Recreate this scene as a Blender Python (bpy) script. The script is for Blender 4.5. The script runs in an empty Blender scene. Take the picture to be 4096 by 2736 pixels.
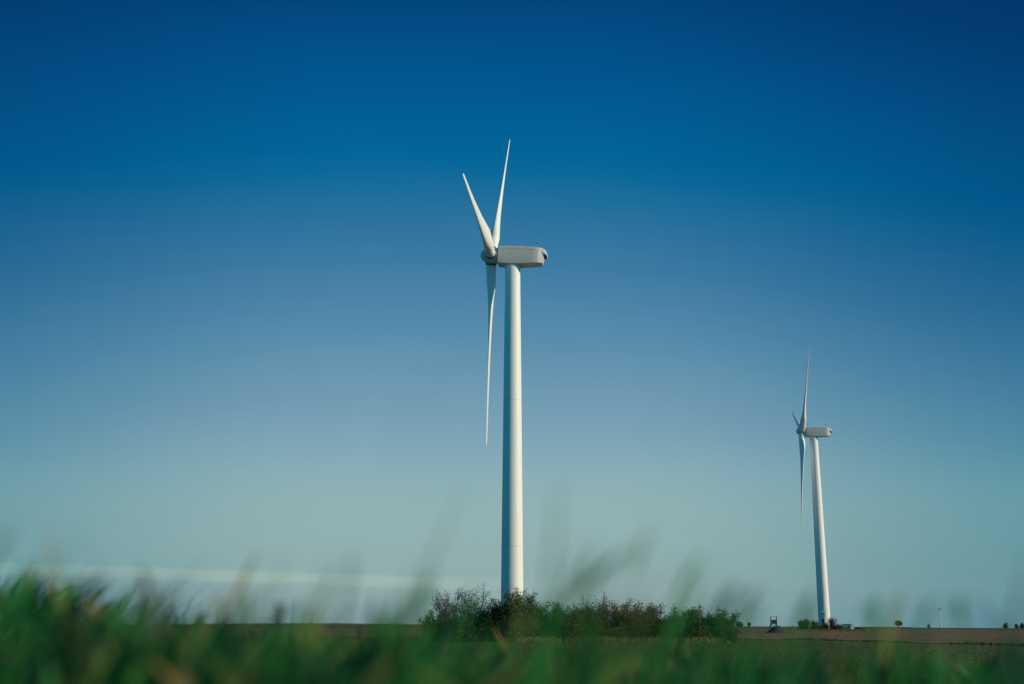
import bpy, math, random
import numpy as np
from mathutils import Vector, Matrix
R = math.radians
sc = bpy.context.scene
col = sc.collection

# ------------------------------------------------------------------ camera
PITCH, ROLL, FOC, CAMZ = 13.51, 0.1, 41.5, 2.6
cd = bpy.data.cameras.new('camera'); cam = bpy.data.objects.new('camera', cd); col.objects.link(cam)
cd.sensor_width = 36; cd.lens = FOC; cd.clip_start = 0.02; cd.clip_end = 30000
cam.matrix_world = Matrix.Translation((0, 0, CAMZ)) @ Matrix.Rotation(R(90 + PITCH), 4, 'X') @ Matrix.Rotation(R(ROLL), 4, 'Z')
cd.dof.use_dof = True; cd.dof.focus_distance = 260; cd.dof.aperture_fstop = 2.0
sc.camera = cam
sc.view_settings.view_transform = 'Standard'; sc.view_settings.look = 'None'
sc.view_settings.exposure = 0; sc.view_settings.gamma = 1; sc.view_settings.use_curve_mapping = False
sc.cycles.use_denoising = True
sc.cycles.max_bounces = 6; sc.cycles.transparent_max_bounces = 8

def lin(c):
    return tuple((v / 255 / 12.92) if v / 255 <= 0.04045 else ((v / 255 + 0.055) / 1.055) ** 2.4 for v in c)

# ------------------------------------------------------------------ world
SUN = Vector((0.952, -0.306, 0)).normalized()
SUN_EL = 22
wd = bpy.data.worlds.new('World'); sc.world = wd; wd.use_nodes = True
nt = wd.node_tree; N = nt.nodes; L = nt.links
for n in list(N): N.remove(n)

class G:                                                     # small node-expression helper
    def __init__(s, nt): s.nt = nt
    def new(s, t, **kw):
        n = s.nt.nodes.new(t)
        for k, v in kw.items(): setattr(n, k, v)
        return n
    def put(s, sock, v):
        if hasattr(v, 'links') or isinstance(v, bpy.types.NodeSocket): s.nt.links.new(v, sock)
        elif isinstance(v, tuple) and len(v) == 3 and sock.type == 'RGBA': sock.default_value = (*v, 1)
        else: sock.default_value = v
    def m(s, op, a, b=0.0, c=None, clamp=False):
        n = s.new('ShaderNodeMath', operation=op, use_clamp=clamp)
        s.put(n.inputs[0], a); s.put(n.inputs[1], b)
        if c is not None: s.put(n.inputs[2], c)
        return n.outputs[0]
    def step(s, x, a, b):                                    # smoothstep a..b
        n = s.new('ShaderNodeMapRange', interpolation_type='SMOOTHSTEP')
        s.put(n.inputs[0], x); s.put(n.inputs[1], a); s.put(n.inputs[2], b)
        return n.outputs[0]
    def mix(s, f, a, b, mode='MIX'):
        n = s.new('ShaderNodeMix', data_type='RGBA', blend_type=mode)
        s.put(n.inputs[0], f); s.put(n.inputs[6], a); s.put(n.inputs[7], b)
        return n.outputs[2]
    def noise(s, vec, scale, detail=4, rough=0.55):
        n = s.new('ShaderNodeTexNoise'); n.inputs['Scale'].default_value = scale
        n.inputs['Detail'].default_value = detail; n.inputs['Roughness'].default_value = rough
        if vec is not None: s.nt.links.new(vec, n.inputs['Vector'])
        return n.outputs['Fac']
    def ramp(s, f, stops):
        n = s.new('ShaderNodeValToRGB'); cr = n.color_ramp
        while len(cr.elements) < len(stops): cr.elements.new(0.5)
        for e, (p, c) in zip(cr.elements, stops): e.position = p; e.color = (*c, 1)
        s.put(n.inputs[0], f)
        return n.outputs[0]
    def xyz(s, x, y, z):
        n = s.new('ShaderNodeCombineXYZ')
        for i, v in enumerate((x, y, z)): s.put(n.inputs[i], v)
        return n.outputs[0]

g = G(nt)
tc = g.new('ShaderNodeTexCoord'); sp = g.new('ShaderNodeSeparateXYZ'); L.new(tc.outputs['Generated'], sp.inputs[0])
dx, dy, dz = sp.outputs
az = g.m('ARCTAN2', dx, dy)
hor = g.m('SQRT', g.m('ADD', g.m('MULTIPLY', dx, dx), g.m('MULTIPLY', dy, dy)))
v = g.m('DIVIDE', dz, g.m('MAXIMUM', hor, 0.001))            # tan of the elevation
azc = g.m('ADD', g.m('MINIMUM', g.m('MAXIMUM', az, -0.5), 0.5), 0.05)
bend = g.m('MULTIPLY', g.m('MULTIPLY', azc, azc), 0.36)      # lens falloff toward the frame sides, painted into the sky colour
hz = g.noise(g.xyz(g.m('MULTIPLY', az, 5.0), g.m('MULTIPLY', v, 14.0), 1.3), 1.0, 4, 0.55)   # thin uneven haze
ve = g.m('ADD', g.m('ADD', v, g.m('MULTIPLY', bend, g.step(v, 0.02, 0.30))), g.m('MULTIPLY', g.m('SUBTRACT', hz, 0.5), 0.022))
SKY = [(0.000, (128, 158, 164)), (0.030, (142, 172, 171)), (0.075, (145, 176, 177)), (0.100, (144, 177, 179)), (0.125, (138, 174, 182)), (0.175, (118, 159, 180)),
       (0.245, (90, 141, 172)), (0.315, (60, 122, 162)), (0.372, (30, 110, 156)), (0.395, (11, 105, 154)), (0.418, (0, 100, 151)), (0.500, (0, 84, 140)), (0.575, (0, 68, 123)), (0.66, (0, 58, 112)), (1.0, (0, 48, 100))]
sky = g.ramp(ve, [(p, lin(c)) for p, c in SKY])
# low stratus bank over the horizon, brightest along its upper edge to the west (left)
cv = g.xyz(g.m('MULTIPLY', az, 9.0), g.m('MULTIPLY', v, 60.0), 0.0)
n1 = g.noise(cv, 1.0, 5, 0.6)
n2 = g.noise(g.xyz(g.m('MULTIPLY', az, 26.0), g.m('MULTIPLY', v, 260.0), 3.7), 1.0, 5, 0.6)
right = g.step(az, -0.12, 0.10)
top = g.m('ADD', g.m('SUBTRACT', 0.0462, g.m('MULTIPLY', g.step(az, -0.42, 0.05), 0.0085)), g.m('MULTIPLY', g.m('SUBTRACT', n1, 0.5), g.m('ADD', 0.005, g.m('MULTIPLY', right, 0.006))))
soft = g.m('ADD', 0.0020, g.m('MULTIPLY', right, 0.006))
inside = g.step(v, g.m('ADD', top, soft), g.m('SUBTRACT', top, soft))
depth = g.m('SUBTRACT', top, v)
body = g.step(g.m('ADD', depth, g.m('MULTIPLY', g.m('SUBTRACT', n2, 0.5), 0.006)), 0.006, 0.011)
body = g.m('MAXIMUM', body, right)
cloud = g.mix(body, lin((160, 184, 179)), g.mix(g.step(depth, 0.008, 0.040), lin((147, 171, 173)), lin((136, 163, 169))))
cloud = g.mix(g.m('MULTIPLY', g.step(n2, 0.54, 0.66), g.m('MULTIPLY', right, g.step(depth, 0.014, 0.0))), cloud, lin((158, 176, 178)))
cloud = g.mix(g.m('MULTIPLY', g.step(n1, 0.45, 0.75), 0.25), cloud, lin((128, 158, 170)))
dull = g.mix(g.step(g.m('ABSOLUTE', g.m('ADD', az, 0.03)), 0.10, 0.50), (1.0, 1.0, 1.0), (0.45, 0.72, 0.80))  # side darkening of the lens, painted into the sky as a tint
final = g.mix(g.m('MULTIPLY', inside, g.m('SUBTRACT', 0.92, g.m('MULTIPLY', right, 0.25))), sky, cloud)
final = g.mix(1.0, final, dull, 'MULTIPLY')
nish = g.new('ShaderNodeTexSky', sky_type='NISHITA', sun_disc=False, sun_elevation=R(SUN_EL), sun_rotation=math.atan2(SUN.x, SUN.y))
# azure sky added outside the view, filling the shaded sides with blue light
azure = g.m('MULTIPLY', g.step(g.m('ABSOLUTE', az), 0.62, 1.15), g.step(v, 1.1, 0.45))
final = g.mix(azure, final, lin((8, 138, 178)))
final = g.mix(0.0006, final, nish.outputs[0])
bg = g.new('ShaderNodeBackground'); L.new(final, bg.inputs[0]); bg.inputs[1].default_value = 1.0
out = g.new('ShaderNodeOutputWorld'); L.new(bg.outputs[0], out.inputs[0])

# ------------------------------------------------------------------ sun
ld = bpy.data.lights.new('sun', 'SUN'); ld.energy = 3.9; ld.angle = R(0.55); ld.color = (1.0, 0.89, 0.66)
sun = bpy.data.objects.new('sun', ld); col.objects.link(sun)
sd = Vector((SUN.x * math.cos(R(SUN_EL)), SUN.y * math.cos(R(SUN_EL)), math.sin(R(SUN_EL))))
sun.rotation_euler = (-sd).to_track_quat('-Z', 'Y').to_euler()

# ------------------------------------------------------------------ helpers
def link(name, me, parent=None):
    o = bpy.data.objects.new(name, me); col.objects.link(o)
    if parent is not None: o.parent = parent
    return o
def tag(o, label=None, cat=None, group=None, kind=None):
    for k, val in (('label', label), ('category', cat), ('group', group), ('kind', kind)):
        if val: o[k] = val
    return o
def empty(name, loc, rz=0.0):
    o = bpy.data.objects.new(name, None); col.objects.link(o); o.location = loc; o.rotation_euler = (0, 0, rz)
    o.empty_display_size = 0.3
    return o

class MB:
    """collects verts and faces"""
    def __init__(s): s.v = []; s.f = []; s.mi = []; s.cur = 0
    def add(s, vs, fs):
        b = len(s.v); s.v.extend([tuple(p) for p in vs])
        for f in fs: s.f.append(tuple(i + b for i in f)); s.mi.append(s.cur)
    def box(s, c, d, rot=None):
        pts = [Vector((x * d[0] / 2, y * d[1] / 2, z * d[2] / 2)) for z in (-1, 1) for y in (-1, 1) for x in (-1, 1)]
        if rot is not None: pts = [rot @ p for p in pts]
        s.add([p + Vector(c) for p in pts], [(0, 2, 3, 1), (4, 5, 7, 6), (0, 1, 5, 4), (2, 6, 7, 3), (0, 4, 6, 2), (1, 3, 7, 5)])
    def tube(s, pts, rads, n=8, cap=True):
        pts = [Vector(p) for p in pts]; rings = []
        for i, p in enumerate(pts):
            t = (pts[min(i + 1, len(pts) - 1)] - pts[max(i - 1, 0)]).normalized()
            a = t.cross(Vector((0.31, 0.95, 0.05))); a = a.normalized() if a.length > 1e-4 else Vector((1, 0, 0))
            b = t.cross(a)
            rings.append([p + (a * math.cos(2 * math.pi * k / n) + b * math.sin(2 * math.pi * k / n)) * rads[i] for k in range(n)])
        s.loft(rings, cap)
    def loft(s, rings, cap=True):
        n = len(rings[0]); vs = [p for r in rings for p in r]; fs = []
        for i in range(len(rings) - 1):
            for k in range(n):
                fs.append((i * n + k, i * n + (k + 1) % n, (i + 1) * n + (k + 1) % n, (i + 1) * n + k))
        if cap:
            fs.append(tuple(range(n))[::-1]); fs.append(tuple((len(rings) - 1) * n + k for k in range(n)))
        s.add(vs, fs)
    def mesh(s, name, mats, smooth=False):
        me = bpy.data.meshes.new(name); me.from_pydata(s.v, [], s.f)
        for m_ in (mats if isinstance(mats, (list, tuple)) else [mats]): me.materials.append(m_)
        if any(s.mi): me.polygons.foreach_set('material_index', s.mi)
        import bmesh
        if len(s.f) < 20000:
            bm = bmesh.new(); bm.from_mesh(me); bmesh.ops.recalc_face_normals(bm, faces=bm.faces); bm.to_mesh(me); bm.free()
        if smooth:
            me.polygons.foreach_set('use_smooth', [True] * len(me.polygons))
            if smooth != 'all': me.set_sharp_from_angle(angle=R(smooth if smooth > 1 else 40))
        me.update(); return me
    def build(s, name, mats, parent=None, smooth=False): return link(name, s.mesh(name, mats, smooth), parent)

def material(name, build):
    m_ = bpy.data.materials.new(name); m_.use_nodes = True
    gg = G(m_.node_tree); p = m_.node_tree.nodes['Principled BSDF']
    build(gg, p); return m_
def objco(g): return g.new('ShaderNodeTexCoord').outputs['Object']
def pos(g): return g.new('ShaderNodeNewGeometry').outputs['Position']
def island(g): return g.new('ShaderNodeNewGeometry').outputs['Random Per Island']
def bump(g, p, h, strength, dist=0.02):
    b = g.new('ShaderNodeBump'); b.inputs['Strength'].default_value = strength; b.inputs['Distance'].default_value = dist
    g.put(b.inputs['Height'], h); g.nt.links.new(b.outputs[0], p.inputs['Normal'])

def mat_plain(name, c, rough=0.5, metal=0.0, var=0.08, scale=3.0):
    def b(g, p):
        n = g.noise(objco(g), scale, 5)
        g.put(p.inputs['Base Color'], g.mix(n, tuple(x * (1 - var) for x in c), tuple(min(1, x * (1 + var)) for x in c)))
        p.inputs['Roughness'].default_value = rough; p.inputs['Metallic'].default_value = metal
    return material(name, b)

def _paint(g, p):                                            # weathered white turbine paint: rain streaks and oil specks
    co = objco(g)
    s_ = g.new('ShaderNodeSeparateXYZ'); g.nt.links.new(co, s_.inputs[0])
    st = g.noise(g.xyz(g.m('MULTIPLY', s_.outputs[0], 5.0), g.m('MULTIPLY', s_.outputs[1], 5.0), g.m('MULTIPLY', s_.outputs[2], 0.16)), 1.0, 5, 0.6)
    c = g.mix(g.step(st, 0.50, 0.78), (0.78, 0.775, 0.735), (0.64, 0.63, 0.57))
    sp_ = g.noise(co, 0.35, 3)
    c = g.mix(g.m('MULTIPLY', g.step(sp_, 0.4, 0.75), 0.25), c, (0.72, 0.71, 0.65))
    g.put(p.inputs['Base Color'], c)
    p.inputs['Roughness'].default_value = 0.5
    p.inputs['Specular IOR Level'].default_value = 0.35
M_white = material('white_paint', _paint)
M_nac = mat_plain('nacelle_paint', (0.53, 0.51, 0.455), 0.5, 0, 0.05, 1.2)
M_seam = mat_plain('seam_grey', (0.55, 0.55, 0.52), 0.6)
M_dark = mat_plain('dark_gap', (0.02, 0.022, 0.025), 0.6)
M_steel = mat_plain('galvanised_steel', (0.45, 0.46, 0.46), 0.45, 0.7)
M_door = mat_plain('grey_door', (0.05, 0.06, 0.07), 0.5)
M_lamp = mat_plain('lamp_glass', (0.8, 0.8, 0.75), 0.2)

# ------------------------------------------------------------------ terrain
def ss(x, a, b):
    t = min(1, max(0, (x - a) / (b - a))); return t * t * (3 - 2 * t)
def hn(x, y):
    return math.sin(x * 0.021 + 1.3) * math.sin(y * 0.017 + 0.5) + 0.5 * math.sin(x * 0.053 + y * 0.041)
def crest(u): return 2.52 - 0.75 * ss(u, 0.10, 0.46) - 0.03 * math.sin(u * 19)
def gz(x, y):
    u = x / max(y, 30.0)
    zc = crest(u)
    z = 2.12 + (0.3 - 2.12) * ss(y, 7, 32)
    if y > 190:
        if y <= 600:
            t = (y - 190) / 410; z = 0.3 + (zc - 0.3) * (0.55 * t + 0.45 * t * t * (3 - 2 * t))
        else: z = CAMZ + (zc - CAMZ) * y / 600 - (y - 600) * 0.0012
    z += 0.05 * hn(x, y) * ss(y, 30, 60) * (1 - ss(y, 450, 600))
    return z
CB = [(-1.0, 216), (-0.19, 207), (0.0, 203), (0.223, 205), (0.29, 170), (0.356, 143), (0.423, 120), (0.545, 90), (0.74, 60), (1.0, 40)]
def yb(c): return float(np.interp(c, [p[0] for p in CB], [p[1] for p in CB]))
def wx(y): return 60 + 0.8 * max(y, 0)
def strip(name, m_, rows, ncol, off=0.0):
    b = MB(); cs = [-1 + 2 * i / ncol for i in range(ncol + 1)]
    for r in rows:
        for c in cs:
            y = r(c); x = c * wx(y); b.v.append((x, y, gz(x, y) + off))
    n = ncol + 1
    for i in range(len(rows) - 1):
        for k in range(ncol): b.f.append((i * n + k, i * n + k + 1, (i + 1) * n + k + 1, (i + 1) * n + k)); b.mi.append(0)
    return b.build(name, m_, None, 'all')

def _green(g, p):
    co = pos(g)
    n1 = g.noise(co, 0.045, 4); n2 = g.noise(co, 1.4, 4, 0.7); n3 = g.noise(co, 7.0, 3, 0.7)
    c = g.mix(g.step(n1, 0.35, 0.65), (0.046, 0.076, 0.018), (0.078, 0.100, 0.026))
    c = g.mix(g.step(n2, 0.42, 0.7), c, (0.110, 0.130, 0.036))
    c = g.mix(g.step(n3, 0.56, 0.72), c, (0.040, 0.046, 0.020))
    g.put(p.inputs['Base Color'], c); p.inputs['Roughness'].default_value = 0.9
    p.inputs['Specular IOR Level'].default_value = 0.15
    bump(g, p, g.m('ADD', n2, n3), 1.0, 0.12)
def _brown(g, p):
    co = pos(g); s_ = g.new('ShaderNodeSeparateXYZ'); g.nt.links.new(co, s_.inputs[0])
    st = g.noise(g.xyz(g.m('MULTIPLY', s_.outputs[0], 0.02), g.m('MULTIPLY', s_.outputs[1], 0.10), 0.0), 1.0, 5, 0.65)
    n2 = g.noise(co, 0.6, 5, 0.7); n3 = g.noise(co, 3.0, 3, 0.7)
    fur = g.noise(g.xyz(g.m('MULTIPLY', s_.outputs[0], 0.012), g.m('MULTIPLY', s_.outputs[1], 0.45), 4.0), 1.0, 4, 0.7)
    pat = g.noise(co, 0.035, 5, 0.65)
    c = g.mix(g.step(st, 0.38, 0.62), (0.115, 0.080, 0.056), (0.235, 0.165, 0.108))
    c = g.mix(g.m('MULTIPLY', g.step(fur, 0.50, 0.62), 0.65), c, (0.070, 0.056, 0.040))
    c = g.mix(g.m('MULTIPLY', g.step(pat, 0.52, 0.66), 0.75), c, (0.080, 0.088, 0.040))
    c = g.mix(g.m('MULTIPLY', g.step(n2, 0.54, 0.64), 0.8), c, (0.055, 0.048, 0.034))
    c = g.mix(g.m('MULTIPLY', g.step(n3, 0.56, 0.66), 0.6), c, (0.30, 0.23, 0.15))
    far = g.step(s_.outputs[1], 430.0, 520.0)
    c = g.mix(g.m('MULTIPLY', far, 0.75), c, (0.060, 0.046, 0.034))
    g.put(p.inputs['Base Color'], c); p.inputs['Roughness'].default_value = 0.95
    p.inputs['Specular IOR Level'].default_value = 0.1
    bump(g, p, g.m('ADD', n2, n3), 1.0, 0.2)
def _bank(g, p):
    n1 = g.noise(pos(g), 3.0, 4)
    g.put(p.inputs['Base Color'], g.mix(n1, (0.018, 0.030, 0.012), (0.040, 0.050, 0.022))); p.inputs['Roughness'].default_value = 1.0
M_green, M_brown, M_bank = material('crop_field', _green), material('stubble_field', _brown), material('bank_soil', _bank)
strip('grass_bank', M_bank, [lambda c, t=t: t for t in (-60, -30, -10, 0, 3, 6, 8, 10, 12)], 60)
strip('green_field', M_green, [lambda c, t=t: 12 + (yb(c) - 12) * (t / 40) for t in range(41)], 120)
far_rows = [0, .004, .01, .02, .03, .045, .06, .08, .1, .12, .14, .16, .18, .2, .23, .26, .3, .36, .42, .5, .6, .7, .85, 1]
strip('brown_field', M_brown, [lambda c, t=t: yb(c) + (9000 - yb(c)) * t ** 2.0 for t in far_rows] if False else
      [lambda c, t=t: yb(c) + (600 - yb(c)) * t for t in [i / 30 for i in range(31)]] + [lambda c, t=t: t for t in (640, 700, 800, 1000, 1400, 2000, 3000, 4500, 7000, 11000)], 120)
for n_ in ('grass_bank', 'green_field', 'brown_field'): tag(bpy.data.objects[n_], kind='structure')

f_px = FOC / 36 * 4096; cp, spn = math.cos(R(PITCH)), math.sin(R(PITCH)); cr, sr = math.cos(R(ROLL)), math.sin(R(ROLL))
def ray(px, py):
    X, Y = px - 2048, py - 1368
    x, y = X * cr + Y * sr, -X * sr + Y * cr
    d = Vector((x / f_px, cp + y / f_px * spn, spn - y / f_px * cp)); return d / d.y
def at(px, py, Y): d = ray(px, py); return Vector((d.x * Y, Y, CAMZ + d.z * Y))
def spot(px, Y):                                             # ground point under a bearing, at distance Y
    x = ray(px, 2500).x * Y; return Vector((x, Y, gz(x, Y)))

# far wooded ridge
def _ridge(g, p):
    g.put(p.inputs['Base Color'], g.mix(g.noise(pos(g), 0.01, 4), (0.05, 0.09, 0.05), (0.09, 0.13, 0.08))); p.inputs['Roughness'].default_value = 1
M_ridge = material('far_woods', _ridge)
rb = MB(); rng = random.Random(5); rings = []
for i in range(121):
    x = -6500 + i * 75.0; h = 11 + 4 * math.sin(i * .21) + 3 * math.sin(i * .083 + 1) + rng.uniform(-1, 1)
    h *= 1 - ss(x, -400, 800)
    y0 = 7600 + 250 * math.sin(i * .05)
    rings.append([(x, y0, -25), (x, y0 + 60, CAMZ - 5 + h * .8), (x, y0 + 260, CAMZ - 3 + h), (x, y0 + 700, -25)])
rb.loft(rings); tag(rb.build('hills', M_ridge, None, 60), kind='structure')

# ------------------------------------------------------------------ wind turbines
def naca(tc, n=14):                                          # closed outline, x: leading edge +0.3 .. trailing edge -0.7, y: +suction
    P = []
    def th(x): return 5 * tc * (0.2969 * math.sqrt(x) - 0.126 * x - 0.3516 * x * x + 0.2843 * x ** 3 - 0.1036 * x ** 4)
    xs = [(1 - math.cos(math.pi * i / n)) / 2 for i in range(n + 1)]
    for x in xs[::-1]: P.append((0.3 - x, th(x) * 1.15 + 0.02 * math.sin(math.pi * x)))
    for x in xs[1:-1]: P.append((0.3 - x, -th(x) * 0.85 + 0.02 * math.sin(math.pi * x)))
    return P
def blade_mesh(RL, k=1.0):
    st = [(0.95, 1.78, 1, 0, 1), (2.6, 1.78, 1, 0, 1), (3.6, 1.9, .86, 19, .75), (5.0, 2.35, .60, 18, .3), (6.4, 2.78, .44, 16, .06), (7.8, 2.92, .36, 14, 0), (10, 2.75, .30, 11, 0),
          (13, 2.42, .265, 8.2, 0), (16, 2.10, .245, 6.2, 0), (20, 1.72, .225, 4.0, 0), (24, 1.38, .205, 2.4, 0), (28, 1.06, .19, 1.2, 0), (31.5, .90, .20, .4, 0), (34, .74, .20, 0, 0), (35.2, .60, .20, 0, 0), (35.6, .42, .2, 0, 0), (35.72, .18, .2, 0, 0)]
    rings = []
    for r, c, tc, tw, rnd in st:
        P = naca(min(tc, .6)); n = len(P); b = R(tw); ring = []
        for i, (x, y) in enumerate(P):
            a = math.pi - 2 * math.pi * i / n
            x2 = x * c; y2 = y * c
            if rnd > 0:
                ang = math.atan2(y, x + 0.12) ; xr, yr = math.cos(ang) * c / 2, math.sin(ang) * c / 2
                x2 = x2 * (1 - rnd) + xr * rnd; y2 = y2 * (1 - rnd) + yr * rnd
            X = x2 * math.cos(b) + y2 * math.sin(b); Y = -x2 * math.sin(b) + y2 * math.cos(b)
            ring.append((X * k, Y * k, r * RL / 35.7))
        rings.append(ring)
    m_ = MB(); m_.loft(rings); return m_.mesh('blade', M_white, 50)
def revolve(prof, n=48, axis='x'):
    rings = []
    for s_, r in prof:
        rings.append([((s_, r * math.cos(2 * math.pi * k / n), r * math.sin(2 * math.pi * k / n)) if axis == 'x' else (r * math.cos(2 * math.pi * k / n), r * math.sin(2 * math.pi * k / n), s_)) for k in range(n)])
    m_ = MB(); m_.loft(rings); return m_
def rrect(w, z0, z1, rt, rbm, n=5):                          # rounded-corner section (y,z), smaller radius below / above
    P = []
    for cx_, cz, a0, r in ((w / 2 - rt, z1 - rt, 0, rt), (-w / 2 + rt, z1 - rt, 90, rt), (-w / 2 + rbm, z0 + rbm, 180, rbm), (w / 2 - rbm, z0 + rbm, 270, rbm)):
        for i in range(n + 1):
            a = R(a0 + 90 * i / n); P.append((cx_ + r * math.cos(a), cz + r * math.sin(a)))
    return P

def turbine(name, loc, hub_h, yaw, tilt, RL, phases, ov=3.8, label='', detail=2, group=None, rbase=1.86, rtop=1.32, blades=None):
    root = empty(name, loc, -yaw); tag(root, label, 'wind turbine', group)
    th = hub_h - 1.75
    nseg = 40
    prof = [(-1.0, rbase)] + [(th * i / nseg, rbase + (rtop - rbase) * (i / nseg) ** 1.12) for i in range(nseg + 1)]
    tw = revolve(prof, 64, 'z').build('tower', M_white, root, 40)
    rad = lambda z: rbase + (rtop - rbase) * (z / th) ** 1.12
    if detail >= 2:
        for z in (th * .052, th * .105, th * .235, th * .62):
            m_ = revolve([(z - .035, rad(z) - .02), (z - .035, rad(z) + .005), (z + .035, rad(z) + .005), (z + .035, rad(z) - .02)], 64, 'z'); m_.build('flange_seam', M_seam, tw, 40)
        yc = revolve([(th - .02, rtop - .1), (th - .02, rtop + .13), (th + .40, rtop + .13), (th + .40, rtop - .1)], 64, 'z'); yc.build('yaw_collar', M_nac, tw, 40)
    # nacelle: sections from front (-x) to rear (+x); hub height is z = hub_h on the axis at x = -ov
    nc = empty('nacelle_frame', (0, 0, 0)); bpy.data.objects.remove(nc)
    T = Matrix.Translation((0, 0, hub_h - ov * math.sin(tilt))) @ Matrix.Rotation(tilt, 4, 'Y')
    secs = [(-2.50, 2.80, -1.52, 1.36, .06, .08), (-2.44, 2.92, -1.62, 1.40, .08, .08), (-2.0, 2.96, -1.72, 1.42, .08, .08), (-0.5, 3.0, -1.76, 1.50, .08, .08), (1.5, 2.98, -1.68, 1.55, .08, .08), (3.5, 2.92, -1.50, 1.50, .09, .08), (4.55, 2.86, -1.38, 1.44, .10, .08), (4.68, 2.74, -1.36, 1.42, .12, .08)]
    rings = [[(x, y, z) for y, z in rrect(w, z0, z1, rt, rbm)] for x, w, z0, z1, rt, rbm in secs]
    # rear face slopes forward at its foot and is rounded in plan
    def rear(k, w, dxt, dxb, z0, z1): return [(dxb + (dxt - dxb) * ((z - z0) / (z1 - z0)), y, z) for y, z in rrect(w, z0, z1, .14, .10)]
    rings.append(rear(0, 2.25, 5.35, 4.98, -1.34, 1.30)); rings.append(rear(0, 1.7, 5.85, 5.42, -1.26, 1.18))
    nm = MB(); nm.loft(rings)
    na = nm.build('nacelle', M_nac, root, 32); na.matrix_local = T
    hd = MB()                                                # tail hood over the rear air outlet
    hs = [(4.55, 2.5, 1.18, 1.47), (5.2, 2.34, .62, 1.42), (5.7, 2.2, .34, 1.12), (6.08, 2.05, .12, .66), (6.16, 2.0, .06, .40)]
    hd.loft([[(x, y, z) for y, z in rrect(w, z0, z1, .12, .05)] for x, w, z0, z1 in hs]); hd.build('tail_hood', M_white, na, 35)
    if detail >= 2:
        dk = MB(); dk.box((5.90, 0, .04), (.34, 1.5, .16)); dk.build('air_outlet', M_dark, na)
        rf = MB()                                            # raised roof cover with hatch
        rf.loft([[(x, y, z) for y, z in rrect(w, 1.3, z1, .05, .02)] for x, w, z1 in ((-1.7, 1.7, 1.50), (-.6, 1.9, 1.60), (1.5, 1.9, 1.66), (3.4, 1.7, 1.58), (3.9, 1.6, 1.48))])
        rf.build('roof_cover', M_seam, na, 30)
        ls = MB()
        for s_ in (-1, 1):
            pts = [(x, s_ * (w / 2 + .012), z1 - .52) for x, w, z0, z1, rt, rb_ in secs[1:]]
            ls.tube(pts, [.022] * len(pts), 6)
        ls.build('panel_seam', M_seam, na)
        ms = MB(); ms.tube([(4.15, .2, 1.4), (4.15, .2, 2.75)], [.03, .022], 6); ms.tube([(3.95, .2, 1.62), (4.15, .2, 1.78)], [.025, .025], 6)
        ms.tube([(3.98, .2, 2.62), (4.32, .2, 2.62)], [.02, .02], 6)
        for dx_ in (-.17, .17):
            for k in range(3):
                a = 2.1 * k; ms.tube([(4.15 + dx_, .2, 2.7), (4.15 + dx_ + .14 * math.cos(a), .2 + .14 * math.sin(a), 2.72)], [.02, .05], 6)
            ms.tube([(4.15 + dx_, .2, 2.6), (4.15 + dx_, .2, 2.75)], [.02, .03], 6)
        ms.build('weather_mast', M_door, na)
    # spinner and hub
    A = Vector((-math.cos(tilt), 0, math.sin(tilt))); e = Vector((0, 1, 0)); w = Vector((math.sin(tilt), 0, math.cos(tilt)))
    H = Matrix.Translation((-ov * math.cos(tilt), 0, hub_h)) @ Matrix.Rotation(tilt, 4, 'Y')
    pr = [(1.22, .9), (1.20, 1.36), (.9, 1.42), (.2, 1.46), (-.5, 1.42), (-1.0, 1.26), (-1.4, 1.02), (-1.72, .70), (-1.9, .36), (-1.96, .05)]
    spn_ = revolve(pr, 40).build('spinner', M_nac, root, 50); spn_.matrix_local = H
    if detail >= 2:
        gp = revolve([(1.1, 1.15), (1.1, 1.2), (1.75, 1.2), (1.75, 1.15)], 40).build('hub_gap', M_dark, spn_, 40)
    for t in phases:
        t = R(t); d = w * math.cos(t) + e * math.sin(t); le = w * math.sin(t) - e * math.cos(t); y_ = d.cross(le)
        cone = R(0.8); d2 = d * math.cos(cone) + A * math.sin(cone); y2 = d2.cross(le)
        Bm = Matrix(((le.x, y2.x, d2.x, -ov * math.cos(tilt)), (le.y, y2.y, d2.y, 0), (le.z, y2.z, d2.z, hub_h), (0, 0, 0, 1)))
        bo = link('blade', blades, root); bo.matrix_local = Bm
        if detail >= 2:
            rg = revolve([(1.22, .80), (1.22, 1.02), (1.52, 1.02), (1.60, .93), (1.60, .80)], 36, 'z'); ro = rg.build('root_collar', M_door, bo, 40)
    return root, tw, th, rad

BL = blade_mesh(35.7); BLW = blade_mesh(36.5, 1.2)
z1 = gz(0.09, 200)
t1, tw1, th1, rad1 = turbine('wind_turbine', (0.09, 200, z1), CAMZ + 63.9 - z1, R(5.2), R(3.7), 35.7, (152, 32, 272), 3.8,
    'large white wind turbine rising from behind the hedge in the middle', 2, 'white wind turbines', 1.90, 1.32, BL)
bx = at(3298.5, 2500, 400); z2 = gz(bx.x, 400)
t2, tw2, th2, rad2 = turbine('wind_turbine', (bx.x, 400, z2), CAMZ + 64.9 - z2, R(8), R(3.5), 36.5, (189, 309, 69), 3.8,
    'smaller white wind turbine with a door and steps, beside the green kiosk', 2, 'white wind turbines', 1.98, 1.30, BLW)
BS = blade_mesh(26, .8)
bx3 = at(3763, 2500, 4000); z3 = gz(bx3.x, 4000)
turbine('wind_turbine', (bx3.x, 4000, z3), at(3753.8, 2435.7, 4000).z - z3, R(18), R(3), 26, (15, 255, 135), 3.4,
    'tiny wind turbine far off on the horizon at the right', 1, 'white wind turbines', 2.1, 1.2, BS)

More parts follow.
